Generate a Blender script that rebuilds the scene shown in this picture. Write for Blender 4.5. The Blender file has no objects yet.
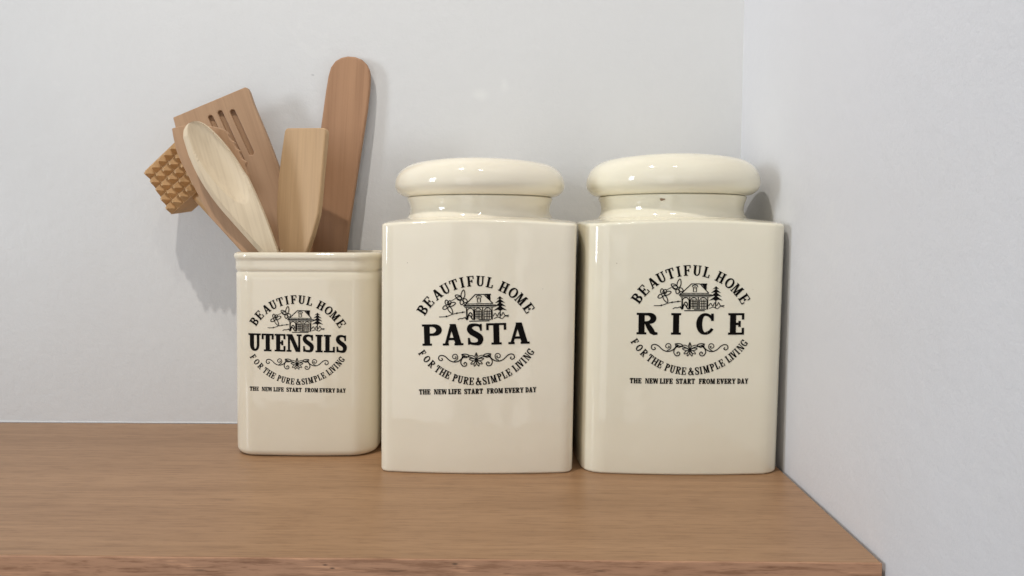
import bpy, bmesh, math, random
from mathutils import Vector, Matrix
from mathutils.geometry import delaunay_2d_cdt
random.seed(7)
S = bpy.context.scene
C = S.collection
PI = math.pi

# ------------------------------------------------------------------ camera
CAM = Vector((.10126, -.70818, .17879)); PITCH, YAW, ROLL, FPX = .06896, -.01595, .0017, 760.0
_f = Vector((math.sin(YAW)*math.cos(PITCH), math.cos(YAW)*math.cos(PITCH), -math.sin(PITCH)))
_r = Vector((math.cos(YAW), -math.sin(YAW), 0)); _u = _r.cross(_f)
CR = math.cos(ROLL)*_r + math.sin(ROLL)*_u; CU = -math.sin(ROLL)*_r + math.cos(ROLL)*_u; CF = _f
cd = bpy.data.cameras.new('camera'); cam = bpy.data.objects.new('camera', cd); C.objects.link(cam)
M = Matrix((CR, CU, -CF)).transposed().to_4x4(); M.translation = CAM
cam.matrix_world = M
cd.sensor_width = 36; cd.lens = FPX/1024*36; cd.clip_start = .02; cd.clip_end = 100
S.camera = cam

def meet(px, py, p0, n):
    """where the sight line of a measured outline point meets the plane an object lies in"""
    d = CF + CR*((px-512)/FPX) - CU*((py-288)/FPX)
    return CAM + d*((p0-CAM).dot(n)/d.dot(n))

# ------------------------------------------------------------------ materials
def mat(name):
    m = bpy.data.materials.new(name); m.use_nodes = True
    nt = m.node_tree; b = nt.nodes['Principled BSDF']
    return m, nt, b
def N(nt, t, **kw):
    n = nt.nodes.new(t)
    for k, v in kw.items():
        if k in n.inputs.keys(): n.inputs[k].default_value = v
        else: setattr(n, k, v)
    return n
def ramp(nt, fac, stops):
    r = nt.nodes.new('ShaderNodeValToRGB'); nt.links.new(fac, r.inputs['Fac'])
    e = r.color_ramp.elements
    while len(e) < len(stops): e.new(.5)
    for x, (p, c) in zip(e, stops):
        x.position = p; x.color = (*c, 1) if len(c) == 3 else c
    return r.outputs['Color']
def coords(nt, scale=(1, 1, 1), rot=(0, 0, 0)):
    tc = nt.nodes.new('ShaderNodeTexCoord'); mp = nt.nodes.new('ShaderNodeMapping')
    mp.inputs['Scale'].default_value = scale; mp.inputs['Rotation'].default_value = rot
    nt.links.new(tc.outputs['Object'], mp.inputs['Vector'])
    return mp.outputs['Vector']
def noise(nt, vec, scale, detail=4, rough=.55, dist=0):
    n = N(nt, 'ShaderNodeTexNoise', Scale=scale, Detail=detail, Roughness=rough, Distortion=dist)
    nt.links.new(vec, n.inputs['Vector']); return n.outputs['Fac']
def mix(nt, fac, a, b, mode='MIX'):
    m = nt.nodes.new('ShaderNodeMix'); m.data_type = 'RGBA'; m.blend_type = mode
    for sock, v in ((m.inputs[0], fac), (m.inputs[6], a), (m.inputs[7], b)):
        if hasattr(v, 'is_linked'): nt.links.new(v, sock)
        elif isinstance(v, (int, float)): sock.default_value = v
        else: sock.default_value = (*v, 1)
    return m.outputs[2]
def math_(nt, op, a, b=0.0):
    m = nt.nodes.new('ShaderNodeMath'); m.operation = op
    for sock, v in ((m.inputs[0], a), (m.inputs[1], b)):
        if hasattr(v, 'is_linked'): nt.links.new(v, sock)
        else: sock.default_value = v
    return m.outputs[0]
def bump(nt, b, h, strength, dist=.001, prev=None):
    n = N(nt, 'ShaderNodeBump', Strength=strength, Distance=dist)
    nt.links.new(h, n.inputs['Height'])
    if prev is not None: nt.links.new(prev, n.inputs['Normal'])
    if b is not None: nt.links.new(n.outputs['Normal'], b.inputs['Normal'])
    return n.outputs['Normal']

def ceramic(name, base):
    m, nt, b = mat(name)
    v = coords(nt)
    c = mix(nt, math_(nt, 'MULTIPLY', noise(nt, v, 22, 3), .55), tuple(x*1.04 for x in base), tuple(x*y for x, y in zip(base, (.93, .91, .86))))
    vo = N(nt, 'ShaderNodeTexVoronoi', Scale=60.0); nt.links.new(v, vo.inputs['Vector'])
    dot = math_(nt, 'LESS_THAN', vo.outputs['Distance'], .022)
    sel = N(nt, 'ShaderNodeSeparateColor'); nt.links.new(vo.outputs['Color'], sel.inputs[0])
    dot = math_(nt, 'MULTIPLY', dot, math_(nt, 'GREATER_THAN', sel.outputs[0], .90))
    c = mix(nt, math_(nt, 'MULTIPLY', dot, .55), c, (.22, .15, .09))
    nt.links.new(c, b.inputs['Base Color'])
    b.inputs['Roughness'].default_value = .07; b.inputs['IOR'].default_value = 1.5
    b.inputs['Subsurface Weight'].default_value = .06; b.inputs['Subsurface Scale'].default_value = .004
    b.inputs['Subsurface Radius'].default_value = (1, .8, .5)
    n1 = bump(nt, None, noise(nt, v, 30, 2), .55, .0011)
    bump(nt, b, noise(nt, v, 240, 2), .06, .0003, n1)
    return m

def wood(name, light, dark, along=1, freq=1.0, rough=.55, seed=0.0, strength=.15):
    """grain runs along local axis `along`; light/dark are the colours of early and late wood"""
    m, nt, b = mat(name)
    sc = [55*freq]*3; sc[along] = 3.2*freq
    tc = nt.nodes.new('ShaderNodeTexCoord'); add = nt.nodes.new('ShaderNodeVectorMath'); add.operation = 'ADD'
    add.inputs[1].default_value = (seed, seed*.7, seed*1.3)
    nt.links.new(tc.outputs['Object'], add.inputs[0])
    mp = nt.nodes.new('ShaderNodeMapping'); mp.inputs['Scale'].default_value = sc
    nt.links.new(add.outputs[0], mp.inputs['Vector']); v = mp.outputs['Vector']
    g1 = noise(nt, v, 1.0, 5, .6, .6)
    sc2 = [420*freq]*3; sc2[along] = 9*freq
    mp2 = nt.nodes.new('ShaderNodeMapping'); mp2.inputs['Scale'].default_value = sc2
    nt.links.new(add.outputs[0], mp2.inputs['Vector'])
    g2 = noise(nt, mp2.outputs['Vector'], 1.0, 3, .6)
    col = ramp(nt, g1, [(.30, dark), (.50, tuple((a+b_)/2 for a, b_ in zip(light, dark))), (.72, light)])
    fib = ramp(nt, g2, [(.30, (.80, .77, .74)), (.55, (1, 1, 1))])
    col = mix(nt, .6, col, fib, 'MULTIPLY')
    big = noise(nt, add.outputs[0], 14, 2)
    col = mix(nt, math_(nt, 'MULTIPLY', big, .25), col, dark)
    vo = N(nt, 'ShaderNodeTexVoronoi', Scale=70.0); nt.links.new(add.outputs[0], vo.inputs['Vector'])
    sel = N(nt, 'ShaderNodeSeparateColor'); nt.links.new(vo.outputs['Color'], sel.inputs[0])
    dot = math_(nt, 'MULTIPLY', math_(nt, 'LESS_THAN', vo.outputs['Distance'], .06), math_(nt, 'GREATER_THAN', sel.outputs[0], .90))
    col = mix(nt, math_(nt, 'MULTIPLY', dot, .5), col, tuple(x*.35 for x in dark))
    nt.links.new(col, b.inputs['Base Color'])
    rg = ramp(nt, g1, [(.3, (rough-.1,)*3), (.7, (rough+.12,)*3)]); nt.links.new(rg, b.inputs['Roughness'])
    bump(nt, b, g2, strength, .0005)
    return m

MAT = {}
MAT['pasta'] = ceramic('cream_glaze', (.845, .785, .65))
MAT['rice'] = ceramic('ivory_glaze', (.83, .785, .645))
MAT['holder'] = ceramic('buff_glaze', (.775, .708, .575))
m, nt, b = mat('black_print'); MAT['ink'] = m
b.inputs['Base Color'].default_value = (.006, .005, .0045, 1); b.inputs['Roughness'].default_value = .3; b.inputs['Specular IOR Level'].default_value = .05

def paint(name, base, marks=()):
    m, nt, b = mat(name)
    v = coords(nt)
    c = mix(nt, noise(nt, v, 7, 4), tuple(x*.955 for x in base), tuple(min(1, x*1.03) for x in base))
    c = mix(nt, math_(nt, 'MULTIPLY', noise(nt, v, 190, 3), .06), c, (.5, .5, .5))
    sm = math_(nt, 'MULTIPLY', ramp(nt, noise(nt, v, 26, 5, .65, 1.2), [(.63, (0, 0, 0)), (.70, (1, 1, 1))]), .10)
    c = mix(nt, sm, c, (.80, .80, .78))
    tcw = nt.nodes.new('ShaderNodeTexCoord')
    for kx, kz, rx, rz, colr, amt in marks:
        mp = nt.nodes.new('ShaderNodeMapping'); mp.inputs['Location'].default_value = (-kx/rx, 0, -kz/rz); mp.inputs['Scale'].default_value = (1/rx, 0, 1/rz)
        nt.links.new(tcw.outputs['Object'], mp.inputs['Vector'])
        ln = nt.nodes.new('ShaderNodeVectorMath'); ln.operation = 'LENGTH'; nt.links.new(mp.outputs[0], ln.inputs[0])
        kk = ramp(nt, math_(nt, 'ADD', ln.outputs['Value'], math_(nt, 'MULTIPLY', noise(nt, v, .5/rz, 3), .9)), [(.55, (amt,)*3), (.98, (0, 0, 0))])
        c = mix(nt, kk, c, colr)
    nt.links.new(c, b.inputs['Base Color'])
    rg = ramp(nt, noise(nt, v, 9, 3), [(.35, (.42,)*3), (.65, (.62,)*3)])
    nt.links.new(rg, b.inputs['Roughness'])
    n1 = bump(nt, None, noise(nt, v, 85, 4, .62), .40, .0012)
    bump(nt, b, noise(nt, v, 520, 3, .6), .17, .0006, n1)
    return m
MAT['wall'] = paint('white_emulsion', (.672, .676, .676), [(-.0935, .3258, .0042, .0030, (.40, .40, .41), .8), (.060, .3075, .022, .012, (.80, .81, .79), .35), (.083, .3165, .010, .016, (.80, .81, .79), .3)])
MAT['wall_r'] = paint('daylit_white_emulsion', (.73, .738, .772))  # right wall's cooler, lighter daylit tone is put into the paint colour

MAT['tall'] = wood('reddish_wood', (.43, .24, .130), (.34, .18, .092), seed=3.1)
MAT['slot'] = wood('brown_wood', (.48, .305, .178), (.38, .228, .128), seed=5.3)
MAT['serrated'] = wood('tan_wood', (.50, .31, .18), (.41, .245, .135), seed=8.9)
MAT['spoon'] = wood('pale_wood', (.74, .62, .445), (.71, .585, .41), seed=1.7, strength=.08)
MAT['flat'] = wood('honey_wood', (.56, .375, .205), (.45, .285, .145), seed=4.4)
MAT['mallet'] = wood('orange_wood', (.62, .39, .185), (.47, .28, .12), seed=6.2)

def shelf_mat(name, light, dark, edge):
    m, nt, b = mat(name)
    v = coords(nt, (1.6, 34, 34))
    g1 = noise(nt, v, 1.0, 6, .62, .9)
    v2 = coords(nt, (34, 380, 380)); g2 = noise(nt, v2, 1.0, 4, .65)
    v3 = coords(nt, (90, 800, 800)); g3 = noise(nt, v3, 1.0, 2, .6)
    col = ramp(nt, g1, [(.28, dark), (.46, tuple((a*.5+c*.5) for a, c in zip(light, dark))), (.62, light), (.8, tuple(x*.92 for x in light))])
    fib = ramp(nt, g2, [(.33, (.60, .53, .46)), (.50, (1, 1, 1)), (.68, (1.12, 1.12, 1.12))])
    col = mix(nt, .85 if edge else .52, col, fib, 'MULTIPLY')
    pores = ramp(nt, g3, [(.28, (.55, .45, .38)), (.42, (1, 1, 1))])
    col = mix(nt, .6 if edge else .45, col, pores, 'MULTIPLY')
    pale = ramp(nt, noise(nt, coords(nt, (22, 260, 260) if edge else (9, 210, 210), (0, 0, 0.01)), 1.0, 3, .6), [(.60, (0, 0, 0)), (.74, (1, 1, 1))])
    col = mix(nt, math_(nt, 'MULTIPLY', pale, .62 if edge else .16), col, tuple(min(1, x*(1.7 if edge else 1.5)) for x in light))
    # a few knots with a shape of their own
    tc = nt.nodes.new('ShaderNodeTexCoord')
    for kx, ky, kz, rx, ry, dk in ((KNOTS_EDGE if edge else KNOTS_TOP)):
        mp = nt.nodes.new('ShaderNodeMapping'); mp.vector_type = 'POINT'
        mp.inputs['Location'].default_value = (-kx/rx, -ky/ry, -kz/ry); mp.inputs['Scale'].default_value = (1/rx, 1/ry, 1/ry)
        nt.links.new(tc.outputs['Object'], mp.inputs['Vector'])
        ln = nt.nodes.new('ShaderNodeVectorMath'); ln.operation = 'LENGTH'; nt.links.new(mp.outputs[0], ln.inputs[0])
        k = ramp(nt, math_(nt, 'ADD', ln.outputs['Value'], math_(nt, 'MULTIPLY', g2, .7)), [(.50, (dk,)*3), (.98, (0, 0, 0))])
        col = mix(nt, k, col, (.035, .02, .012))
    nt.links.new(col, b.inputs['Base Color'])
    b.inputs['Roughness'].default_value = .42
    b.inputs['Specular IOR Level'].default_value = .45
    bump(nt, b, g2, .25 if edge else .12, .0004)
    return m
KNOTS_TOP = [(-.0986, -.2084, 0, .011, .0012, .8), (-.085, -.128, 0, .006, .0008, .35), (.045, -.17, 0, .007, .0007, .35)]
KNOTS_EDGE = [(-.0085, -.3006, -.0034, .0035, .0011, .9), (-.0045, -.3006, -.0052, .0030, .0009, .85), (.0635, -.3006, -.0022, .0035, .0012, .75), (-.0784, -.3006, -.007, .008, .0010, .55), (.1435, -.3006, -.0055, .006, .0009, .5), (.030, -.3006, -.0065, .009, .0007, .6)]
MAT['shelf'] = shelf_mat('oak_veneer', (.405, .236, .124), (.30, .166, .082), False)
MAT['edge'] = shelf_mat('oak_edging', (.50, .275, .160), (.39, .200, .112), True)

# ------------------------------------------------------------------ helpers
def link(name, me, material, parent=None, smooth=None):
    me.name = name
    o = bpy.data.objects.new(name, me); C.objects.link(o)
    if material: me.materials.append(material)
    if smooth is not None:
        for p in me.polygons: p.use_smooth = True
        me.set_sharp_from_angle(angle=math.radians(smooth))
    if parent: o.parent = parent
    return o
def mesh(verts, faces):
    me = bpy.data.meshes.new('m'); me.from_pydata([tuple(v) for v in verts], [], faces); me.validate(); me.update()
    bm = bmesh.new(); bm.from_mesh(me); bmesh.ops.recalc_face_normals(bm, faces=bm.faces); bm.to_mesh(me); bm.free()
    return me
def tag(o, label, cat, group=None):
    o['label'] = label; o['category'] = cat
    if group: o['group'] = group
def thing(name, loc, label, cat, group=None):
    o = bpy.data.objects.new(name, None); C.objects.link(o); o.location = loc; o.empty_display_size = .02
    tag(o, label, cat, group); return o
def structure(name, me, material):
    o = link(name, me, material); o['kind'] = 'structure'; return o
def box(x0, x1, y0, y1, z0, z1):
    v = [(x, y, z) for x in (x0, x1) for y in (y0, y1) for z in (z0, z1)]
    f = [(0, 1, 3, 2), (4, 6, 7, 5), (0, 4, 5, 1), (2, 3, 7, 6), (0, 2, 6, 4), (1, 5, 7, 3)]
    return mesh(v, f)
def bevel(o, w, seg=2, ang=35):
    md = o.modifiers.new('bevel', 'BEVEL'); md.width = w; md.segments = seg; md.limit_method = 'ANGLE'; md.angle_limit = math.radians(ang)
    md.harden_normals = False
    return md
def catmull(pts, n=8, closed=False):
    out = []; L = len(pts)
    rng = range(L if closed else L-1)
    for i in rng:
        g = (lambda k: pts[k % L]) if closed else (lambda k: pts[max(0, min(L-1, k))])
        p0, p1, p2, p3 = g(i-1), g(i), g(i+1), g(i+2)
        for s in range(n):
            t = s/n
            out.append(tuple(.5*((2*b)+(-a+c)*t+(2*a-5*b+4*c-d)*t*t+(-a+3*b-3*c+d)*t**3) for a, b, c, d in zip(p0, p1, p2, p3)))
    if not closed: out.append(tuple(pts[-1]))
    return out

# ------------------------------------------------------------------ setting: two walls
RX = .30
structure('back_wall', box(-2.2, RX, 0, .12, -1.0, 2.0), MAT['wall'])
structure('right_wall', box(RX, RX+.12, -1.6, .12, -1.0, 2.0), MAT['wall_r'])

def strip(name, prof, p0, p1, n=160, amp=.0004):
    # a bead of paint or sealant with a slightly uneven line
    p0, p1 = Vector(p0), Vector(p1); v, f = [], []; k = len(prof)
    for i in range(n+1):
        q = p0.lerp(p1, i/n); w = 1+amp*1000*(.25*math.sin(i*.61)+.2*math.sin(i*.23+1)+.3*(random.random()-.5))
        for a, b_ in prof: v.append((q.x+a[0]*w, q.y+a[1]*w, q.z+b_*w))
    for i in range(n):
        for j in range(k-1): f.append((i*k+j, i*k+j+1, (i+1)*k+j+1, (i+1)*k+j))
    o = link(name, mesh(v, f), MAT['wall'], None, 60); o['kind'] = 'structure'
strip('sealant_bead', [((0, .0002), .0014), ((0, -.0003), .0012), ((0, -.0006), .0007), ((0, -.0007), .0002)], (-1.2, 0, 0), (RX, 0, 0))
# shelf (board with a front edging strip of another wood grain)
sh = thing('wooden_shelf', (-.4, -.15, 0), 'brown oak shelf board with reddish front edge, set into the wall corner', 'shelf')
SX0, SX1, SD = -1.2, RX-.0022, -.30
bd = link('board', box(SX0, SX1, SD+.0012, -.0012, -.036, 0), MAT['shelf']); bevel(bd, .0006, 2)
ed = link('front_edging', box(SX0, SX1, SD-.0006, SD+.0010, -.0365, .0001), MAT['edge']); bevel(ed, .0005, 2)
for o in (bd, ed):
    o.parent = sh; o.matrix_parent_inverse = Matrix.Translation(sh.location).inverted()

# ------------------------------------------------------------------ ceramics
NR = 160
def rring(hw, hd, r, bf, bs, nseg=NR):
    """rounded rectangle with gently bulging sides, sampled by polar angle so it lofts to a circle"""
    out = []
    for i in range(nseg):
        a = 2*PI*i/nseg + .0001
        # corners get more samples
        dx, dy = math.cos(a), math.sin(a)
        t = min(hw/abs(dx) if abs(dx) > 1e-9 else 1e9, hd/abs(dy) if abs(dy) > 1e-9 else 1e9)
        x, y = dx*t, dy*t
        ix, iy = hw-r, hd-r
        if abs(x) > ix and abs(y) > iy:      # corner: intersect the ray with the corner circle
            cx, cy = math.copysign(ix, x), math.copysign(iy, y)
            bq = dx*cx+dy*cy; cq = cx*cx+cy*cy-r*r
            t = bq+math.sqrt(max(0, bq*bq-cq)); x, y = dx*t, dy*t
        xb = x*(1+bs/hw*max(0, 1-(y/hd)**2)); yb = y*(1+bf/hd*max(0, 1-(x/hw)**2))
        out.append((xb, yb))
    return out
# polar samples, denser near the corners
def angles(hw, hd):
    base = [2*PI*i/NR for i in range(NR)]
    return base
def cring(r): return [(r*math.cos(2*PI*i/NR+.0001), r*math.sin(2*PI*i/NR+.0001)) for i in range(NR)]
def loft(rings, cap0=True, cap1=True):
    v, f = [], []
    for rg in rings: v += rg
    n = NR
    for k in range(len(rings)-1):
        for i in range(n):
            j = (i+1) % n
            f.append((k*n+i, k*n+j, (k+1)*n+j, (k+1)*n+i))
    if cap0: f.append(tuple(range(n-1, -1, -1)))
    if cap1: f.append(tuple((len(rings)-1)*n+i for i in range(n)))
    return mesh(v, f)
def fillet(z0, r, up, steps=6):
    """(inset, z) samples of a rounded edge; up: bottom edge going up, else top edge"""
    out = []
    for i in range(steps+1):
        a = PI/2*i/steps
        if up: out.append((r*(1-math.sin(a)), z0+r*(1-math.cos(a))))
        else: out.append((r*(1-math.cos(a)), z0-r+r*math.sin(a)))
    return out

def jar(root, material, hw, hd, bf, bs, rc, H, neck_z, lid_c, lean=0.0, droop=.0032, lid_R=.070, lid_z=.2105, lid_h=.0342, tilt=0.0):
    rings = []
    def R3(ins, z, t=0, cr=0):
        rg = rring(hw-ins, hd-ins, max(.001, rc-ins*.8), bf, bs)
        out = []
        for (x, y), (cx, cy) in zip(rg, cring(cr)):
            k = min(1, (abs(x)/hw)*(abs(y)/hd))**2
            px, py = x*(1-t)+(cx+lid_c[0])*t, y*(1-t)+(cy+lid_c[1])*t
            zz = z
            if z > .12: zz = z-droop*k*(z-.12)/(H-.12)*(1-t)
            out.append((px+(z-.09)*lean*(1-t), py, zz))
        return out
    prof = fillet(0, .0020, True) + [(0, z) for z in (.02, .05, .09, .12, .14, .16, .172)] + fillet(H, .0024, False)
    for ins, z in prof: rings.append(R3(ins, z))
    # shoulder rises and gathers into the round neck
    r0 = .0612
    for t, dz in ((.12, .0010), (.28, .0018), (.5, .0026), (.75, .0034), (.92, .0042), (1.0, .0052)):
        rings.append(R3(.0024, H+dz*(neck_z-H)/.0052, t, r0+.0008*(1-t)))
    body = link('body', loft(rings, True, False), material, root, 40)
    nk = []
    nz = neck_z
    for r, t in ((.0611, -.05), (.0598, .06), (.0586, .18), (.0579, .33), (.0578, .48), (.0584, .65), (.0594, .79), (.0600, .90), (.0601, .95), (.0594, .985), (.0570, .995)):
        z = nz+t*(lid_z-nz)
        nk.append([(x+lid_c[0], y+lid_c[1], z) for x, y in cring(r)])
    link('neck', loft(nk, False, True), material, root, 50)
    lp = []
    for q in range(15):      # lower quarter, then the wide cushion quarter up to the flat top
        a = PI/2*q/14; lp.append((.81+.19*math.sin(a)**.95, .34*(1-math.cos(a)**.95)))
    for q in range(1, 21):
        a = PI/2*q/20; lp.append((.66+.34*max(0, math.cos(a))**.92, .34+.645*math.sin(a)**.95))
    lp += [(.5, .994), (.3, .999), (.1, 1.0)]
    lr = []
    for r, h in lp:
        lr.append([(x+lid_c[0], y+lid_c[1], lid_z+h*lid_h+x*tilt+.0004*math.sin(3*math.atan2(y, x)+lid_R*900)*min(1, h*2)) for x, y in cring(r*lid_R)])
    link('lid', loft(lr), material, root, 50)
    def front(x, z):      # y of the front face in the jar's own frame
        xl = x-(z-.09)*lean
        return -(hd+bf*max(0, 1-(xl/hw)**2))
    return body, front

# ------------------------------------------------------------------ lettering: slab serif glyphs drawn as ribbons
class Pen:
    def __init__(self): self.polys = []
    def poly(self, pts): self.polys.append([tuple(p) for p in pts])
    def rect(self, x0, x1, y0, y1):
        self.poly([(x0, y0), (x1, y0), (x1, y1), (x0, y1)])
    def ribbon(self, pts, ws, closed=False):
        n = len(pts); L, R = [], []
        for i, (x, y) in enumerate(pts):
            if closed: a, b_ = pts[i-1], pts[(i+1) % n]
            else: a, b_ = pts[max(0, i-1)], pts[min(n-1, i+1)]
            tx, ty = b_[0]-a[0], b_[1]-a[1]; l = math.hypot(tx, ty) or 1
            w = ws[i] if isinstance(ws, (list, tuple)) else ws
            nx, ny = -ty/l*w/2, tx/l*w/2
            L.append((x+nx, y+ny)); R.append((x-nx, y-ny))
        for i in range(n if closed else n-1):
            j = (i+1) % n
            self.poly([L[i], L[j], R[j], R[i]])
    def arc(self, cx, cy, rx, ry, a0, a1, th, tv, n=16, p=1.4):
        """elliptic stroke: th thick where the pen moves vertically, tv where it moves horizontally"""
        pts, ws = [], []
        full = abs(abs(a1-a0)-360) < 1e-6
        k = n if full else n+1
        for i in range(k):
            a = math.radians(a0+(a1-a0)*i/n)
            pts.append((cx+rx*math.cos(a), cy+ry*math.sin(a))); ws.append(tv+(th-tv)*abs(math.cos(a))**p)
        self.ribbon(pts, ws, full)

def glyph(ch, w, s, h, sf, so):
    """polygons of one letter, cap height 1, total width w; s stem, h hairline, sf serif thickness, so serif overhang"""
    P = Pen()
    def stem(x, y0=0, y1=1, ww=None): ww = ww or s; P.rect(x-ww/2, x+ww/2, y0, y1)
    def serif(x, top, ww=None, l=None, r=None):
        ww = ww or s; l = so if l is None else l; r = so if r is None else r
        y0, y1 = (1-sf, 1) if top else (0, sf)
        P.rect(x-ww/2-l, x+ww/2+r, y0, y1)
    def diag(x0, y0, x1, y1, ww): P.poly([(x0-ww/2, y0), (x0+ww/2, y0), (x1+ww/2, y1), (x1-ww/2, y1)])
    xl = so+s/2
    if ch == 'I':
        stem(w/2); serif(w/2, 0); serif(w/2, 1)
    elif ch in 'EFL':
        stem(xl); serif(xl, 0); serif(xl, 1)
        if ch in 'EF':
            P.rect(xl, w, 1-sf, 1); P.rect(w-h, w, .70, 1)
            P.rect(xl, w*.74, .5-h/2, .5+h/2); P.rect(w*.74-h*.7, w*.74+h*.3, .36, .64)
        if ch in 'EL':
            P.rect(xl, w, 0, sf); P.rect(w-h, w, 0, .32)
    elif ch == 'T':
        stem(w/2); serif(w/2, 0); P.rect(0, w, 1-sf, 1); P.rect(0, h, .68, 1); P.rect(w-h, w, .68, 1)
    elif ch == 'H':
        xr = w-so-s/2
        for x in (xl, xr): stem(x); serif(x, 0); serif(x, 1)
        P.rect(xl, xr, .5-h/2, .5+h/2)
    elif ch in 'BPRD':
        stem(xl); serif(xl, 0, r=so if ch in 'PR' else 0); serif(xl, 1, r=0)
        if ch == 'D':
            cx = w*.42; P.arc(cx, .5, w-cx-s/2, .5-h/2, -90, 90, s, h); P.rect(xl, cx, 0, h); P.rect(xl, cx, 1-h, 1)
        else:
            cx = w*.50; yb = .46 if ch == 'P' else .5
            ry = (1-yb)/2
            rx = w-cx-s/2-(.03 if ch == 'B' else 0) - (w*.06 if ch == 'R' else 0)
            P.arc(cx, 1-ry, rx, ry-h/2, -90, 90, s, h); P.rect(xl, cx, 1-h, 1); P.rect(xl, cx, yb, yb+h)
            if ch == 'B':
                P.arc(cx, yb/2+h/4, w-cx-s/2, yb/2-h/4+h*.0, -90, 90, s, h); P.rect(xl, cx, 0, h)
            if ch == 'R':
                P.ribbon([(cx-.04, yb+h*.3), (w*.60, .34), (w*.74, .13), (w*.84, .05), (w, .045)], [s*.55, s*.85, s*.9, s*.6, h*.9])
    elif ch in 'AV':
        up = 1 if ch == 'A' else 0
        xm = w/2; e = so*.9
        hh = h*1.25
        if ch == 'A':
            diag(e+hh/2, 0, xm-s*.12, 1, hh); diag(w-e-s/2, 0, xm, 1, s*1.05)
            P.rect(w*.25, w*.72, .30-h/2, .30+h/2)
            P.rect(0, e+hh+so*.8, 0, sf); P.rect(w-e-s-so*.8, w, 0, sf)
        else:
            diag(e+s/2, 1, xm, 0, s*1.05); diag(w-e-hh/2, 1, xm+s*.12, 0, hh)
            P.rect(0, e+s+so*.8, 1-sf, 1); P.rect(w-e-hh-so*.8, w, 1-sf, 1)
    elif ch == 'W':
        q = w/4
        diag(so*.8+s/2, 1, q+.02, 0, s); diag(2*q, 1, q+s*.25, 0, h); diag(2*q, 1, 3*q, 0, s); diag(w-so*.8-h/2, 1, 3*q+s*.25, 0, h)
        P.rect(0, so*1.6+s, 1-sf, 1); P.rect(w-so*1.6-h, w, 1-sf, 1)
    elif ch == 'M':
        xr = w-so-s/2; x0 = so+h/2
        stem(x0, ww=h); stem(xr); serif(x0, 0, h); serif(xr, 0); serif(xr, 1, l=0); serif(x0, 1, h, r=0)
        diag(x0+s*.35, 1, w/2, 0.02, s*.9); diag(xr-s*.3, 1, w/2, .02, h)
    elif ch == 'N':
        x0, x1 = so+h/2, w-so-h/2
        stem(x0, ww=h); stem(x1, ww=h); serif(x0, 0, h); serif(x1, 1, h); serif(x0, 1, h, r=0)
        diag(x0+s*.3, 1, x1-s*.3, 0, s)
    elif ch == 'Y':
        stem(w/2, 0, .48); serif(w/2, 0); diag(so*.8+s/2, 1, w/2, .42, s); diag(w-so*.8-h/2, 1, w/2+s*.2, .42, h*1.2)
        P.rect(0, so*1.6+s, 1-sf, 1); P.rect(w-so*1.6-h, w, 1-sf, 1)
    elif ch == 'U':
        xr = w-so-h*.65; hh = h*1.3
        stem(xl, .34, 1); stem(xr, .34, 1, hh); serif(xl, 1); serif(xr, 1, hh)
        cx = (xl+xr)/2; n = 14; pts, ws = [], []
        for i in range(n+1):
            a = PI+PI*i/n; pts.append((cx+(xr-xl)/2*math.cos(a), .36+(.36-h/2)*math.sin(a)))
            c = math.cos(a); ws.append(h+((s-h) if c < 0 else (hh-h))*abs(c)**1.2)
        P.ribbon(pts, ws)
    elif ch == 'O':
        P.arc(w/2, .5, w/2-s/2, .5-h/2, 0, 360, s, h, 26)
    elif ch in 'CG':
        P.arc(w*.52, .5, w*.52-s/2, .5-h/2, 80, 290, s, h, 22)
        P.arc(w*.52, .5, w*.46, .5-h*.55, 92, 34, h*1.1, h*1.1, 8)
        P.arc(w*.52, .5, w*.46, .5-h*.6, 286, 330, h*1.2, h*1.2, 8)
        P.rect(w-h*1.1, w, .64, .98)
        if ch == 'C': pass
        else: P.rect(w-s*.9-so*.4, w-so*.4, .04, .44); P.rect(w-s*1.3-so, w, .44-sf, .44)
    elif ch == 'S':
        c = [(.86, .74), (.80, .885), (.52, 1-h/2), (.24, .89), (.17, .735), (.32, .595), (.56, .49), (.78, .37), (.83, .235), (.74, .09), (.48, h/2), (.20, .10), (.12, .27)]
        t = [h*.8, h, h*1.1, s*.72, s*.92, s, s, s, s*.92, s*.72, h*1.1, h, h*.8]
        q = catmull([(a*w, b_, u_) for (a, b_), u_ in zip(c, t)], 4)
        P.ribbon([(a, b_) for a, b_, _ in q], [u_ for _, _, u_ in q])
        P.rect(w*.90-h*.6, w*.90+h*.2, .66, .98); P.rect(w*.08-h*.2, w*.08+h*.6, .02, .34)
    elif ch == '&':
        c = [(.98, .02), (.62, .40), (.30, .76), (.34, .93), (.52, .94), (.60, .80), (.45, .62), (.16, .42), (.10, .20), (.30, .04), (.58, .08), (.78, .30), (.88, .50)]
        t = [s, s, s*.8, h, h, h, h, s*.8, s, h, h, h, h]
        q = catmull([(a*w, b_, u_) for (a, b_), u_ in zip(c, t)], 4)
        P.ribbon([(a, b_) for a, b_, _ in q], [u_ for _, _, u_ in q]); P.rect(w*.72, w*1.04, .48, .48+sf)
    return P.polys

def place(polys, w, size, cx, cy, ang=0.0, sx=1.0, anchor=.5):
    """glyph scaled to cap height `size`, its bottom-centre at (cx, cy), turned by ang"""
    ca, sa = math.cos(ang), math.sin(ang); out = []
    for p in polys:
        q = []
        for x, y in p:
            X, Y = (x-w*anchor)*size*sx, y*size
            q.append((cx+X*ca-Y*sa, cy+X*sa+Y*ca))
        out.append(q)
    return out
WID = dict(A=.86, B=.74, C=.78, D=.82, E=.72, F=.68, G=.84, H=.92, I=.42, L=.66, M=1.04, N=.90, O=.86, P=.70, R=.82, S=.66, T=.76, U=.86, V=.84, W=1.18, Y=.82)
WID['&'] = .82

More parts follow.
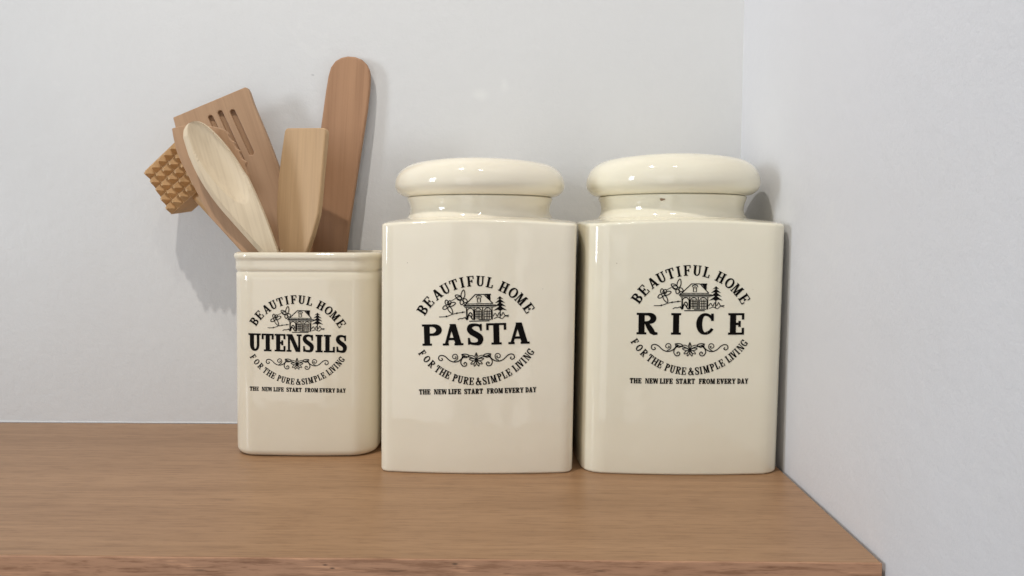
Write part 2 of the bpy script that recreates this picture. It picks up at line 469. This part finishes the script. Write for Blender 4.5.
NAMES = {'PASTA': [('P', -54.1, -34.1), ('A', -33.6, -12.8), ('S', -9.0, 7.2), ('T', 10.4, 30.4), ('A', 32.2, 53.5)],
         'RICE': [('R', -53.1, -32.4), ('I', -19.5, -8.9), ('C', 5.7, 23.1), ('E', 37.6, 53.8)],
         'UTENSILS': [(c, (a-298.6)/.818, (b_-298.6)/.818) for c, a, b_ in (('U', 249.2, 261.9), ('T', 262.8, 275.0), ('E', 275.9, 286.9), ('N', 287.9, 303.2), ('S', 304.2, 315.2), ('I', 317.2, 324.0), ('L', 325.2, 336.2), ('S', 337.3, 347.8))]}
def name_polys(word):
    out = []
    for c, a, b_ in NAMES[word]:
        size = 21.6; w = (b_-a)/size
        out += place(glyph(c, w, {'PASTA': .275, 'RICE': .28, 'UTENSILS': .238}[word], .115, .10, .085 if c not in 'T' else .10), w, size, (a+b_)/2, -10.8)
    return out
def slogan_polys():
    out = []
    top = [('B', -55.6), ('E', -46.7), ('A', -36.1), ('U', -27.4), ('T', -18.7), ('I', -11.2), ('F', -3.7), ('U', 5.0), ('L', 13.8), ('H', 27.0), ('O', 36.7), ('M', 45.7), ('E', 55.9)]
    R = 64.2; cy = 53.3-R; size = 10.4
    for c, d in top:
        a = math.radians(d); w = WID[c]*(.92 if c in 'HMU' else 1)
        rb = R-size/2
        out += place(glyph(c, w, .215, .105, .08, .085), w, size, rb*math.sin(a), cy+rb*math.cos(a), -a)
    xs = [('F', -54.7), ('O', -50.1), ('R', -45.3), ('T', -39.3), ('H', -34.3), ('E', -29.4), ('P', -22.2), ('U', -17.0), ('R', -11.2), ('E', -5.8), ('&', 1.3), ('S', 7.4), ('I', 11.3), ('M', 16.6), ('P', 22.6), ('L', 27.3), ('E', 31.9), ('L', 38.4), ('I', 41.4), ('V', 44.0), ('I', 47.1), ('N', 50.5), ('G', 53.9)]
    R = 65.5; cy = -47.6+R; size = 7.6
    for c, x in xs:
        a = math.asin(x/R); w = WID[c]*(.88 if c in 'NMUVG' else .94)
        rb = R+size/2
        out += place(glyph(c, w, .215, .115, .085, .08), w, size, rb*math.sin(a), cy-rb*math.cos(a), a, .88)
    words = [('THE', 65, 152), ('NEW', 180, 278), ('LIFE', 290, 388), ('START', 412, 555), ('FROM', 585, 708), ('EVERY', 720, 865), ('DAY', 878, 962)]
    for wd, x0, x1 in words:
        x0, x1 = [(x-513.5)/7.585 for x in (x0, x1)]; size = 5.3
        tot = sum(WID[c] for c in wd)+.06*(len(wd)-1); k = (x1-x0)/tot
        x = x0
        for c in wd:
            w = WID[c]
            out += place(glyph(c, w, .28, .15, .14, .07), w, size, x+w*k/2, -60.2, 0, k/size)
            x += (w+.06)*k
    return out
def cottage_polys():
    P = Pen(); T = .95
    u = lambda pts: [(x/7.2+410-476.3, -(y/7.2+265-333.5)) for x, y in pts]
    def line(pts, w=T, closed=False): P.ribbon(u(pts), w, closed)
    def fill(pts): P.poly(u(pts))
    def petal(x, y, ang, L, W, w=.85):
        a = math.radians(ang); pts = []
        for i in range(12):
            t = 2*PI*i/12; X = L/2*(1+math.cos(t)); Y = W/2*math.sin(t)*(1-.25*math.cos(t))
            pts.append((x+X*math.cos(a)-Y*math.sin(a), y+X*math.sin(a)+Y*math.cos(a)))
        line(pts, w*1.1, True)
    line([(402, 282), (480, 206), (541, 206), (604, 272)], 1.0)
    fill([(388, 281), (628, 281), (622, 292), (396, 292)])
    for k in range(6): line([(430+k*34-14, 274), (430+k*34+6, 274)], .7)
    line([(412, 273), (604, 273)], .7); line([(400, 298), (616, 298)], .7)
    fill([(548, 203), (592, 203), (592, 212), (548, 212)]); fill([(558, 212), (588, 212), (588, 252), (571, 236)])
    line([(486, 228), (488, 218), (505, 212), (522, 218), (525, 228)], .9); line([(494, 228), (494, 262), (516, 262), (516, 228)], .9); line([(505, 222), (505, 240)], .8)
    for cx, wd in ((441, 46), (498, 46), (566, 52)):
        y1 = 386
        arc = [(cx-wd/2, y1)] + [(cx-wd/2*math.cos(PI*i/8), 328-24*math.sin(PI*i/8)) for i in range(9)] + [(cx+wd/2, y1)]
        line(arc, .85)
        if cx > 450:
            for k in (-1, 0, 1): line([(cx+k*wd*.22, y1), (cx+k*wd*.22, 316)], .7)
            for yy in (330, 348, 366): line([(cx-wd*.42, yy), (cx+wd*.42, yy)], .7)
    for x in (414, 469, 530, 598): line([(x, 296), (x, 390)], .95)
    line([(500, 388), (590, 388)], .8); line([(432, 398), (578, 398)], 1.0)
    line(catmull([(420, 388), (428, 352), (442, 336), (454, 352), (448, 372), (462, 388)], 4), 1.1); line(catmull([(424, 362), (438, 356), (446, 372)], 4), 1.0)
    # branch with leaves
    line(catmull([(215, 363), (268, 361), (310, 346), (345, 338), (405, 330)], 4), .75)
    for x, y in ((268, 360), (344, 338), (386, 332)): fill([(x-11, y+2), (x, y-7), (x+11, y-2), (x, y+7)])
    for a, L in ((-105, 36), (-20, 52), (60, 56), (150, 34), (-62, 34)): petal(280+8*math.cos(math.radians(a)), 284+8*math.sin(math.radians(a)), a, L, 25)
    for a, L in ((-80, 62), (-150, 52), (-165, 36), (30, 34), (100, 34)): petal(386+6*math.cos(math.radians(a)), 238+6*math.sin(math.radians(a)), a, L, 27)
    line(catmull([(302, 250), (330, 236), (340, 228)], 3), .6); line([(392, 262), (408, 285)], .7)
    line(catmull([(350, 386), (366, 376), (382, 378), (398, 372), (412, 384)], 3), .8); line([(402, 366), (416, 390)], .8)
    # fir tree
    for y, hw in ((222, 0), ):
        pass
    tiers = [(222, 246, 26), (240, 272, 37), (264, 298, 43), (290, 326, 50)]
    for ya, yb, hw in tiers:
        fill([(656, ya), (656+hw, yb), (656+hw*.35, yb-7), (656, yb+2), (656-hw*.35, yb-7), (656-hw, yb)])
    line([(656, 318), (654, 382)], 1.0)
    line(catmull([(604, 366), (620, 344), (634, 366), (648, 340), (664, 362), (676, 338), (690, 362), (718, 360)], 3), .85)
    line(catmull([(610, 382), (640, 372), (668, 384), (690, 366), (716, 372)], 3), .75)
    return P.polys
def scroll_polys():
    P = Pen(); T = 1.0
    def u(pts, m): return [((x-502)/7.585*m-.2, -(y/7.585+335-333.5)) for x, y in pts]
    for m in (1, -1):
        line = lambda pts, w=T: P.ribbon(u(catmull(pts, 4), m), w)
        line([(236, 166), (244, 178), (230, 186), (214, 174), (218, 152), (240, 145), (266, 156), (296, 184), (330, 198), (364, 192), (388, 174), (402, 156), (440, 160), (470, 168), (502, 186)])
        line([(338, 160), (346, 158), (346, 168), (332, 172), (320, 160), (326, 144), (344, 138), (358, 150), (358, 172), (344, 186), (330, 192)], .85)
        line([(404, 162), (388, 180), (382, 205), (396, 228), (416, 230), (428, 216), (418, 202), (406, 208), (410, 218)], 1.0)
        line([(388, 142), (410, 138), (436, 142), (446, 152), (424, 166), (404, 160), (392, 148)], .95)
        line([(392, 142), (420, 154)], .7)
        line([(440, 152), (466, 150), (484, 158)], .8)
        for ang, L, W in ((12, 56, 17), (-32, 50, 19), (-68, 46, 16)):
            a = math.radians(ang); pts = []
            for q in range(14):
                t = q/13*2; tt = t if t <= 1 else 2-t; sg = 1 if t <= 1 else -1
                X, Y = 5+L*tt, sg*W/2*math.sin(PI*tt**.85)
                pts.append((502+X*math.cos(a)-Y*math.sin(a), 188-(X*math.sin(a)+Y*math.cos(a))))
            P.ribbon(u(pts, m), .8)
        P.ribbon(u([(502, 184), (489, 160), (502, 128)], m), .85)
    P.ribbon([(-.2, -(140/7.585+1.5)), (-.2, -(200/7.585+1.5))], .7)
    return P.polys

def decal(name, polys, front, cx, cz, unit, tilt, parent, material=None):
    ct, st = math.cos(tilt), math.sin(tilt)
    v, f = [], []
    for k, p in enumerate(polys):
        off = .00020+(k % 23)*.000006
        idx = []
        for x, y in p:
            X = cx+(x*ct-y*st)*unit; Z = cz+(x*st+y*ct)*unit
            idx.append(len(v)); v.append((X, front(X, Z)-off, Z))
        f.append(idx)
    me = bpy.data.meshes.new(name); me.from_pydata(v, [], f); me.update()
    return link(name, me, MAT['ink'], parent)
def label_set(body, front, word, cx, cz, unit, tilt):
    decal('name_lettering', name_polys(word), front, cx, cz, unit, tilt, body)
    decal('slogan_lettering', slogan_polys(), front, cx, cz, unit, tilt, body)
    decal('cottage_drawing', cottage_polys(), front, cx, cz, unit, tilt, body)
    decal('scroll_ornament', scroll_polys(), front, cx, cz, unit, tilt, body)

# ---- pasta jar
PX, PY = .0663, -.0775
pj = thing('storage_jar', (PX, PY, 0), 'square cream ceramic jar with a rounded lid, printed PASTA, standing in the middle', 'jar', 'lidded ceramic jars with printed fronts')
body, front = jar(pj, MAT['pasta'], .0722, .0672, .0048, .0035, .0055, .1906, .1930, (-.0018, .0045), lean=.012, lid_z=.2098, lid_h=.0287)
label_set(body, front, 'PASTA', .0657-PX, .1058, .000741, math.radians(1.45))
# ---- rice jar
QX, QY = .2210, -.0770
rj = thing('storage_jar', (QX, QY, 0), 'square cream ceramic jar with a rounded lid, printed RICE, nearest the right wall', 'jar', 'lidded ceramic jars with printed fronts')
body, front = jar(rj, MAT['rice'], .0730, .0672, .0048, .0046, .0130, .1904, .1932, (.0022, .0055), lean=.012, lid_R=.0703, lid_z=.2108, lid_h=.0311)
label_set(body, front, 'RICE', .2239-QX, .1140, .000742, 0)
v_, f_ = [], []
for k in range(14):
    a = 2*PI*k/14; r = 1+.25*math.sin(3*a+1)
    v_.append((-.0155+.0019*r*math.cos(a), 0, .2062+.0009*r*math.sin(a)))
v_ = [(x, .0055-math.sqrt(.0592**2-(x-.0014)**2)-.0003, z) for x, _, z in v_]
sp_me = mesh(v_, [tuple(range(14))])
nk_ = [c for c in rj.children if c.name.startswith('neck')][0]
mk, mnt, mb = mat('brown_speck'); mb.inputs['Base Color'].default_value = (.30, .19, .11, 1)
link('glaze_spot', sp_me, mk, nk_)
# ---- utensil holder
HX, HY = -.0766, -.0580
uh = thing('utensil_holder', (HX, HY, 0), 'open square cream ceramic pot printed UTENSILS, full of wooden kitchen tools', 'utensil pot')
hw, hd, rc, bf, HH = .0576, .0485, .018, .0028, .1652
rings = []
def hr(ins, z, ex=0):
    return [(x+(z-.10)*.014, y, z) for x, y in rring(hw-ins, hd-ins, max(.002, rc-ins*.8), bf, .001)]
prof = fillet(0, .0060, True, 9) + [(-.0001*math.sin(z*30), z) for z in (.015, .03, .05, .08, .11, .13, .1425)]
prof += [(.0000, 0.1482), (.0007, 0.1491), (.0008, 0.1499), (.0002, 0.1507), (-.0003, 0.1517), (-.0003, 0.1547), (-.0003, 0.1580), (-.0006, 0.1593), (-.0012, 0.1602), (-.0016, 0.1615), (-.0016, 0.1629), (-.0010, 0.1642), (.0002, 0.1650), (.0016, 0.1652), (.0030, 0.1646), (.0040, 0.1633), (.0044, 0.1607), (.0045, 0.1527), (.0045, .08), (.0045, .02), (.006, .010), (.010, .007)]
for ins, z in prof: rings.append(hr(ins, z))
hb = link('body', loft(rings), MAT['holder'], uh, 50)
def hfront(x, z): return -(hd+bf*max(0, 1-(x/hw)**2))
label_set(hb, hfront, 'UTENSILS', -.0796-HX, .0929, .000655, math.radians(-.9))

# ------------------------------------------------------------------ utensils standing in the holder
def frame(p0, n, down):
    """object frame lying in the tool's own plane: Z = n towards the viewer, Y along the handle"""
    n = n.normalized(); y = (-down - n*(-down).dot(n)).normalized(); x = y.cross(n)
    return Matrix(((x.x, y.x, n.x, p0.x), (x.y, y.y, n.y, p0.y), (x.z, y.z, n.z, p0.z), (0, 0, 0, 1)))
RIMZ = .163
class Plane:
    def __init__(self, xc, y, kz, kx):
        self.p0 = Vector((xc, y, RIMZ)); self.n = Vector((kx, -1, kz)).normalized(); self.kz = kz; self.kx = kx
    def px(self, a, b_): return meet(a, b_, self.p0, self.n)
    def xz(self, x, z): return Vector((x, self.p0.y+self.kz*(z-RIMZ)+self.kx*(x-self.p0.x), z))
def tool(name, plane, end_a, end_b, label, cat):
    """Empty at the tool's foot in the holder; returns root and inverse matrix"""
    foot = (plane.xz(*end_a)+plane.xz(*end_b))/2
    top = plane.px(*TOPS[name])
    Mx = frame(foot, plane.n, foot-top)
    return foot, Mx
def prism(outline, thick, holes=(), depth=None):
    """2-D outline with optional sunk slots, extruded backwards; front at z=0"""
    pts = [Vector((p[0], p[1])) for p in outline]; faces_in = []
    n = len(pts); edges = [(i, (i+1) % n) for i in range(n)]
    loops = [list(range(n))]
    for h in holes:
        s = len(pts); pts += [Vector((p[0], p[1])) for p in h]
        m_ = len(h); edges += [(s+i, s+(i+1) % m_) for i in range(m_)]; loops.append(list(range(s, s+m_)))
    v, f = [], []
    if holes:
        r = delaunay_2d_cdt(pts, edges, [lp for lp in loops], 1, 1e-7)
        vo, fo, orig = r[0], r[2], r[5] if len(r) > 5 else None
        front = [(p.x, p.y, 0) for p in vo]; v = list(front)
        def inside(pt, poly):
            c = False; k = len(poly)
            for i in range(k):
                a, b_ = poly[i], poly[i-1]
                if (a[1] > pt[1]) != (b_[1] > pt[1]) and pt[0] < (b_[0]-a[0])*(pt[1]-a[1])/(b_[1]-a[1])+a[0]: c = not c
            return c
        for t in fo:
            c = (sum(vo[i].x for i in t)/len(t), sum(vo[i].y for i in t)/len(t))
            if inside(c, outline) and not any(inside(c, h) for h in holes): f.append(list(t))
    else:
        v = [(p[0], p[1], 0) for p in outline]; f.append(list(range(n)))
    def add(pts2, z):
        s = len(v); v.extend((p[0], p[1], z) for p in pts2); return list(range(s, s+len(pts2)))
    fr = add(outline, 0); bk = add(outline, -thick)
    for i in range(n): f.append([fr[i], fr[(i+1) % n], bk[(i+1) % n], bk[i]])
    f.append(bk[::-1])
    for h in holes:
        a, b_ = add(h, 0), add(h, -depth); k = len(h)
        for i in range(k): f.append([a[i], a[(i+1) % k], b_[(i+1) % k], b_[i]])
        f.append(b_)
    bm = bmesh.new(); bv = [bm.verts.new(p) for p in v]
    for q in f:
        try: bm.faces.new([bv[i] for i in q])
        except ValueError: pass
    bmesh.ops.remove_doubles(bm, verts=bm.verts, dist=1e-6)
    bmesh.ops.recalc_face_normals(bm, faces=bm.faces)
    me = bpy.data.meshes.new('m'); bm.to_mesh(me); bm.free()
    return me
def plate(name, plane, px_pts, low, top_px, thick, material, label, cat, slots=(), depth=.0035, bev=.0011, seg=2):
    foot = sum((plane.xz(*e) for e in low), Vector())/len(low)
    top = plane.px(*top_px)
    Mx = frame(foot, plane.n, foot-top); inv = Mx.inverted()
    w = [plane.px(*p) for p in px_pts] + [plane.xz(*e) for e in low]
    out = [tuple((inv @ p).xy) for p in w]
    hs = []
    for (ax, ay), (bx, by), r in slots:
        A, B = (inv @ plane.px(ax, ay)).xy, (inv @ plane.px(bx, by)).xy
        d = (B-A).normalized(); a0 = math.atan2(d.y, d.x); h = []
        for i in range(9): h.append(tuple(A+Vector((math.cos(a0+PI/2+PI*i/8), math.sin(a0+PI/2+PI*i/8)))*r))
        for i in range(9): h.append(tuple(B+Vector((math.cos(a0-PI/2+PI*i/8), math.sin(a0-PI/2+PI*i/8)))*r))
        hs.append(h)
    o = link(name, prism(out, thick, hs, depth), material)
    o.matrix_world = Mx; tag(o, label, cat)
    if bev: bevel(o, bev, seg, 40)
    return o

# tall rounded spatula at the back, leaning on the wall
plate('wooden_spatula', Plane(-.068, -.0165, .045, -.03),
      [(345.7, 252), (349.6, 222), (354.2, 192), (358.8, 162), (363.2, 134), (366.6, 112), (369.2, 90), (369.9, 78), (369.2, 70), (366.5, 64), (361.8, 59.3), (355, 56.6), (347.6, 56), (341, 57.4), (335.2, 60.8), (330.6, 67), (328, 76), (325.7, 90), (321, 124), (315.5, 170), (310, 215), (305.5, 252)],
      [(-.088, .008), (-.064, .008)][::1], (349, 57), .0062, MAT['tall'], 'tall reddish-brown wooden spatula with a rounded top, leaning against the wall', 'spatula', bev=.0016, seg=3)
# slotted turner
plate('slotted_turner', Plane(-.115, -.0345, .05, .0),
      [(279.5, 252), (280.5, 215), (281, 190), (279.5, 172), (278.2, 166), (266.9, 136), (253.7, 104.7), (249.2, 91.4), (247.4, 88), (245, 87), (208, 102.6), (172.8, 117.4), (176, 130), (187, 160), (202, 192), (226, 222), (258, 244), (264, 252)],
      [(-.094, .010), (-.076, .010)], (212, 100), .0060, MAT['slot'], 'square-ended brown wooden turner with three slots, behind the pale spoon', 'turner',
      slots=[((210.6, 117.6), (233, 165), .0022), ((220.2, 112.8), (243.2, 163), .0022), ((232.6, 112), (251.2, 152.6), .0023)], bev=.0007)
# serrated scoop behind the spoon
plate('serrated_spatula', Plane(-.125, -.0815, .04, .0),
      [(264, 252), (262, 230), (257, 205), (250, 184), (247.4, 173), (245.0, 166), (246.0, 161.5), (241.5, 158.6), (239.4, 153.4), (239.6, 150.2), (236.2, 148.5), (234.4, 145), (234.2, 141.8), (230.6, 139.8), (228.4, 136.4), (228.0, 133.4), (225.6, 130.6), (222.2, 128.6), (214, 126.5), (196, 124.5), (180, 126), (171.6, 128.4), (173, 137), (176, 150), (180.5, 161), (186.5, 173), (195, 189), (203.7, 205.3), (209.4, 216.8), (225, 233.5), (240.5, 250), (242.5, 252)],
      [(-.100, .012), (-.084, .012)], (200, 126), .0050, MAT['serrated'], 'tan wooden spatula with a toothed edge, mostly hidden by the pale spoon', 'spatula', bev=.0006)
# small flat turner in front
plate('flat_turner', Plane(-.098, -.0705, .12, -.34),
      [(306.2, 252), (312.5, 234), (317.8, 214), (319.4, 200), (322.5, 165), (325.6, 133), (325.2, 128.6), (323, 127.6), (288, 127.8), (285.6, 128.4), (284.4, 131), (281.2, 152), (278, 178), (276.3, 203), (276.2, 216), (277.6, 234), (279.3, 252)],
      [(-.100, .012), (-.083, .012)], (305, 128), .0062, MAT['flat'], 'small honey-coloured flat wooden turner standing in front of the tall spatula', 'turner', bev=.0014, seg=3)

# pale spoon: outline with a hollowed bowl
sp = Plane(-.120, -.0920, .05, .20)
out_px = catmull([(182.0, 137), (182.6, 129.5), (185.6, 124.2), (190.4, 121.2), (196.4, 120.3), (204.3, 123.4), (214.1, 131.7), (224, 142.6), (233.9, 155.8), (242.2, 169), (247.6, 177), (253.3, 188.5), (261, 205.6), (268.6, 224.6), (277.6, 250), (278.2, 252.4)], 6)
left_px = catmull([(258.5, 252.4), (256.5, 250), (247, 239.4), (232, 222.6), (216, 204), (203, 185.5), (194, 169.5), (187.4, 154.5)], 6)
foot = sp.xz(-.097, .012); Mx = frame(foot, sp.n, foot-sp.px(192, 121)); inv = Mx.inverted()
w = [sp.px(*p) for p in out_px] + [sp.xz(-.091, .012), sp.xz(-.103, .012)] + [sp.px(*p) for p in left_px]
outl = [(inv @ p).xy for p in w]
n0 = len(outl)
cen = sum(outl, Vector((0, 0)))/n0
fr, bk = [], []
SGN = 1 if sum(outl[i].x*outl[(i+1) % n0].y-outl[(i+1) % n0].x*outl[i].y for i in range(n0)) > 0 else -1
for i in range(n0):
    t_ = (outl[(i+1) % n0]-outl[i-1]).normalized(); no = Vector((t_.y, -t_.x))
    no *= SGN
    k = max(0.0, -no.x)**1.5
    fr.append(outl[i]-no*(.0007+.0036*k)); bk.append(outl[i]-no*.0016)
bc = (inv @ sp.px(219.4, 162.6)).xy; b1 = (inv @ sp.px(246.6, 204)).xy
ax = b1-bc; A_ = ax.length; ax = ax.normalized(); ay = Vector((-ax.y, ax.x)); B_ = .0124
DEPTH = .0058
def skin(outline, zf, rmax):
    pts = [p.copy() for p in outline]; rho = [1.0]*n0
    for q in (1.0, .97, .93, .88, .81, .73, .63, .5, .36, .2, 0):
        k = 1 if q == 0 else 72
        for i in range(k):
            a = 2*PI*i/k
            pts.append(bc+ax*(A_*q*math.cos(a))+ay*(math.sin(a)*B_*(1-.10*math.cos(a))*q)); rho.append(q)
    r = delaunay_2d_cdt(pts, [(i, (i+1) % n0) for i in range(n0)], [list(range(n0))], 1, 1e-7)
    vv = []; where = {}
    for k, p in enumerate(r[0]):
        q = min((rho[i] for i in r[3][k]), default=1)
        vv.append((p.x, p.y, zf(q)))
        for i in r[3][k]: where[i] = k
    return vv, [list(t) for t in r[2]], [where[i] for i in range(n0)]
v, f, rim_f = skin(fr, lambda q: -DEPTH*(1-q**2.6), 1)
vb, fb, rim_b = skin(bk, lambda q: -.0088-DEPTH*.6*(1-q**2), 1)
o1 = len(v); v += vb; f += [[i+o1 for i in reversed(t)] for t in fb]
o2 = len(v); v += [(p.x, p.y, -.0036) for p in outl]
o3 = len(v); v += [(p.x, p.y, -.0072) for p in outl]
for i in range(n0):
    j = (i+1) % n0
    f += [[rim_f[i], rim_f[j], o2+j, o2+i], [o2+i, o2+j, o3+j, o3+i], [o3+i, o3+j, o1+rim_b[j], o1+rim_b[i]]]
spoon = link('wooden_spoon', mesh(v, f), MAT['spoon'], None, 35); spoon.matrix_world = Mx
tag(spoon, 'pale wooden spoon with a long shallow oval bowl, front of the pot at left', 'spoon')

# meat mallet sticking out on the left
Y0 = Vector((0, -1, 0))
def at(px, py, y): return meet(px, py, Vector((0, y, 0)), Vector((0, -1, 0)))
P0 = at(141.5, 172, -.048); Pa = at(165.8, 211.8, -.051); Pb = at(169.0, 142, -.063)
a_ = Pa-P0; La = a_.length*1.10; a_.normalize()
b_ = Pb-P0; b_ -= a_*b_.dot(a_); Lb = b_.length*1.10; b_.normalize()
c_ = b_.cross(a_);  c_ = -c_ if c_.y > 0 else c_          # out of the toothed face, towards the viewer
HC = .037; NT = 5; TT = .0066
ctr = P0+a_*(La/2/1.10)+b_*(Lb/2/1.10)-c_*(HC/2)
hroot = thing('meat_mallet', ctr, 'orange-brown wooden meat mallet with a toothed square head, sticking out at left', 'mallet')
Rm = Matrix((b_, c_.cross(b_) if False else -a_, c_)).transposed()
if Rm.determinant() < 0: Rm = Matrix((-b_, -a_, c_)).transposed()
v, f = [], []
hx, hy, hz = Lb/2, La/2, HC/2
def face_teeth(sign):
    nx = ny = NT; s = len(v)
    base = hz-TT
    dx, dy = 2*hx/nx, 2*hy/ny
    for i in range(nx):
        for j in range(ny):
            x0, y0 = -hx+i*dx, -hy+j*dy; g = .00025
            k = len(v)
            v.extend([(x0+g, y0+g, sign*base), (x0+dx-g, y0+g, sign*base), (x0+dx-g, y0+dy-g, sign*base), (x0+g, y0+dy-g, sign*base)])
            t = .0006+random.random()*.0004; jz = sign*(hz-random.random()*.0009)
            cx, cy = x0+dx/2+(random.random()-.5)*.0007, y0+dy/2+(random.random()-.5)*.0007
            v.extend([(cx-t, cy-t, jz), (cx+t, cy-t, jz), (cx+t, cy+t, jz), (cx-t, cy+t, jz)])
            f.extend([(k, k+1, k+5, k+4), (k+1, k+2, k+6, k+5), (k+2, k+3, k+7, k+6), (k+3, k, k+4, k+7), (k+4, k+5, k+6, k+7), (k, k+3, k+2, k+1)])
face_teeth(1); face_teeth(-1)
k = len(v); zb = hz-TT+.0001
v += [(x, y, z) for x in (-hx, hx) for y in (-hy, hy) for z in (-zb, zb)]
f += [tuple(k+i for i in q) for q in ((0, 1, 3, 2), (4, 6, 7, 5), (0, 4, 5, 1), (2, 3, 7, 6), (0, 2, 6, 4), (1, 5, 7, 3))]
head = link('head', mesh(v, f), MAT['mallet'], hroot); head.rotation_euler = Rm.to_euler()
# handle runs from the head down into the pot
h1 = Vector((-.0550, -.0860, .090)); d = h1-ctr; L = d.length
hv, hf = [], []
prof = [(0, .0072), (.25, .0068), (.5, .0066), (.8, .0074), (.95, .0076), (.985, .0068), (1.0, .0045)]
for t, r in prof:
    for i in range(20): hv.append((r*math.cos(2*PI*i/20), t*L, r*math.sin(2*PI*i/20)))
for q in range(len(prof)-1):
    for i in range(20): hf.append((q*20+i, q*20+(i+1) % 20, q*20+20+(i+1) % 20, q*20+20+i))
hf.append(tuple(range(20))); hf.append(tuple(len(hv)-20+i for i in range(20)))
hd_ = link('handle', mesh(hv, hf), MAT['mallet'], hroot, 40); hd_.rotation_euler = d.to_track_quat('Y', 'Z').to_euler()

# ------------------------------------------------------------------ light
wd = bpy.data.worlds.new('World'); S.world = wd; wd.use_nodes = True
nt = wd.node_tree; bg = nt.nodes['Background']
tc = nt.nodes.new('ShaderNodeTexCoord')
# the unseen room: even light walls, plus bright and dark patches added for glaze reflections
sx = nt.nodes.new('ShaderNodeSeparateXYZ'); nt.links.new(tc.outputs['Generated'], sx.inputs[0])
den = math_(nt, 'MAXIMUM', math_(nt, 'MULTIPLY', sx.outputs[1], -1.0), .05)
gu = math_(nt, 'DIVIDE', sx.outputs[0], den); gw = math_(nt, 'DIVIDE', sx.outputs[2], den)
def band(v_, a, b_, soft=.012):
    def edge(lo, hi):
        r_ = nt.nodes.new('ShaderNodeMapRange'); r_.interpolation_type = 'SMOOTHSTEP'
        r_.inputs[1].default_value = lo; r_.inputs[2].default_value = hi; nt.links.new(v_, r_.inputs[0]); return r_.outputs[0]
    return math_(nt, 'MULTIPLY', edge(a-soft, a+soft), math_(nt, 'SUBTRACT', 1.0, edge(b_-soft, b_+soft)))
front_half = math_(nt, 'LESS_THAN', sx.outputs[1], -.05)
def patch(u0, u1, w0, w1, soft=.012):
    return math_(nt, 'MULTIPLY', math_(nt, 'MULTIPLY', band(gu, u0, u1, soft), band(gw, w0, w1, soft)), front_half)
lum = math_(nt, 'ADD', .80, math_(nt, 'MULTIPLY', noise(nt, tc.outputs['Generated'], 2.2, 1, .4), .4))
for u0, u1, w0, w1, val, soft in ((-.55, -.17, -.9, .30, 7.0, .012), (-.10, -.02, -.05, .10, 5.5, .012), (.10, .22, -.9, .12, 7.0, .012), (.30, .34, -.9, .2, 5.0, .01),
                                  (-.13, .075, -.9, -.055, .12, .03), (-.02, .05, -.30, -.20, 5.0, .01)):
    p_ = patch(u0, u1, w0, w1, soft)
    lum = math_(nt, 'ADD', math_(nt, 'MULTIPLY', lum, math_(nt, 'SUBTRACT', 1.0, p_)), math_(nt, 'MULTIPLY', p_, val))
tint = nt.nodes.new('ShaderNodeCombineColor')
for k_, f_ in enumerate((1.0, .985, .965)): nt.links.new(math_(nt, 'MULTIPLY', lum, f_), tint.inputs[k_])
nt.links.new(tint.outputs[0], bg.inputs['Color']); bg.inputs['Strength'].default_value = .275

def lamp(name, kind, loc, target, energy, color, **kw):
    l = bpy.data.lights.new(name, kind); l.energy = energy; l.color = color
    for k, v_ in kw.items(): setattr(l, k, v_)
    o = bpy.data.objects.new(name, l); C.objects.link(o); o.location = loc
    o.rotation_euler = (Vector(target)-Vector(loc)).to_track_quat('-Z', 'Y').to_euler()
    return o
# ceiling downlight, above and to the left: the sharp shadows on the wall
lamp('ceiling_lamp', 'SPOT', (-.315, -.62, 1.25), (.10, -.05, .26), 40, (1, .945, .875), shadow_soft_size=.013, spot_size=math.radians(84), spot_blend=1.0)
lamp('second_ceiling_lamp', 'SPOT', (.12, -1.05, 1.55), (.1, 0, .1), 13, (1, .95, .88), shadow_soft_size=.06, spot_size=math.radians(80), spot_blend=.7)
# daylight from a window to the left
lamp('window_light', 'AREA', (-1.85, -1.15, .45), (.2, -.1, .1), 24, (.86, .93, 1), shape='RECTANGLE', size=.32, size_y=.7)

vs = S.view_settings; vs.view_transform = 'Standard'; vs.look = 'None'; vs.gamma = 1; vs.exposure = -.50
S.cycles.max_bounces = 8
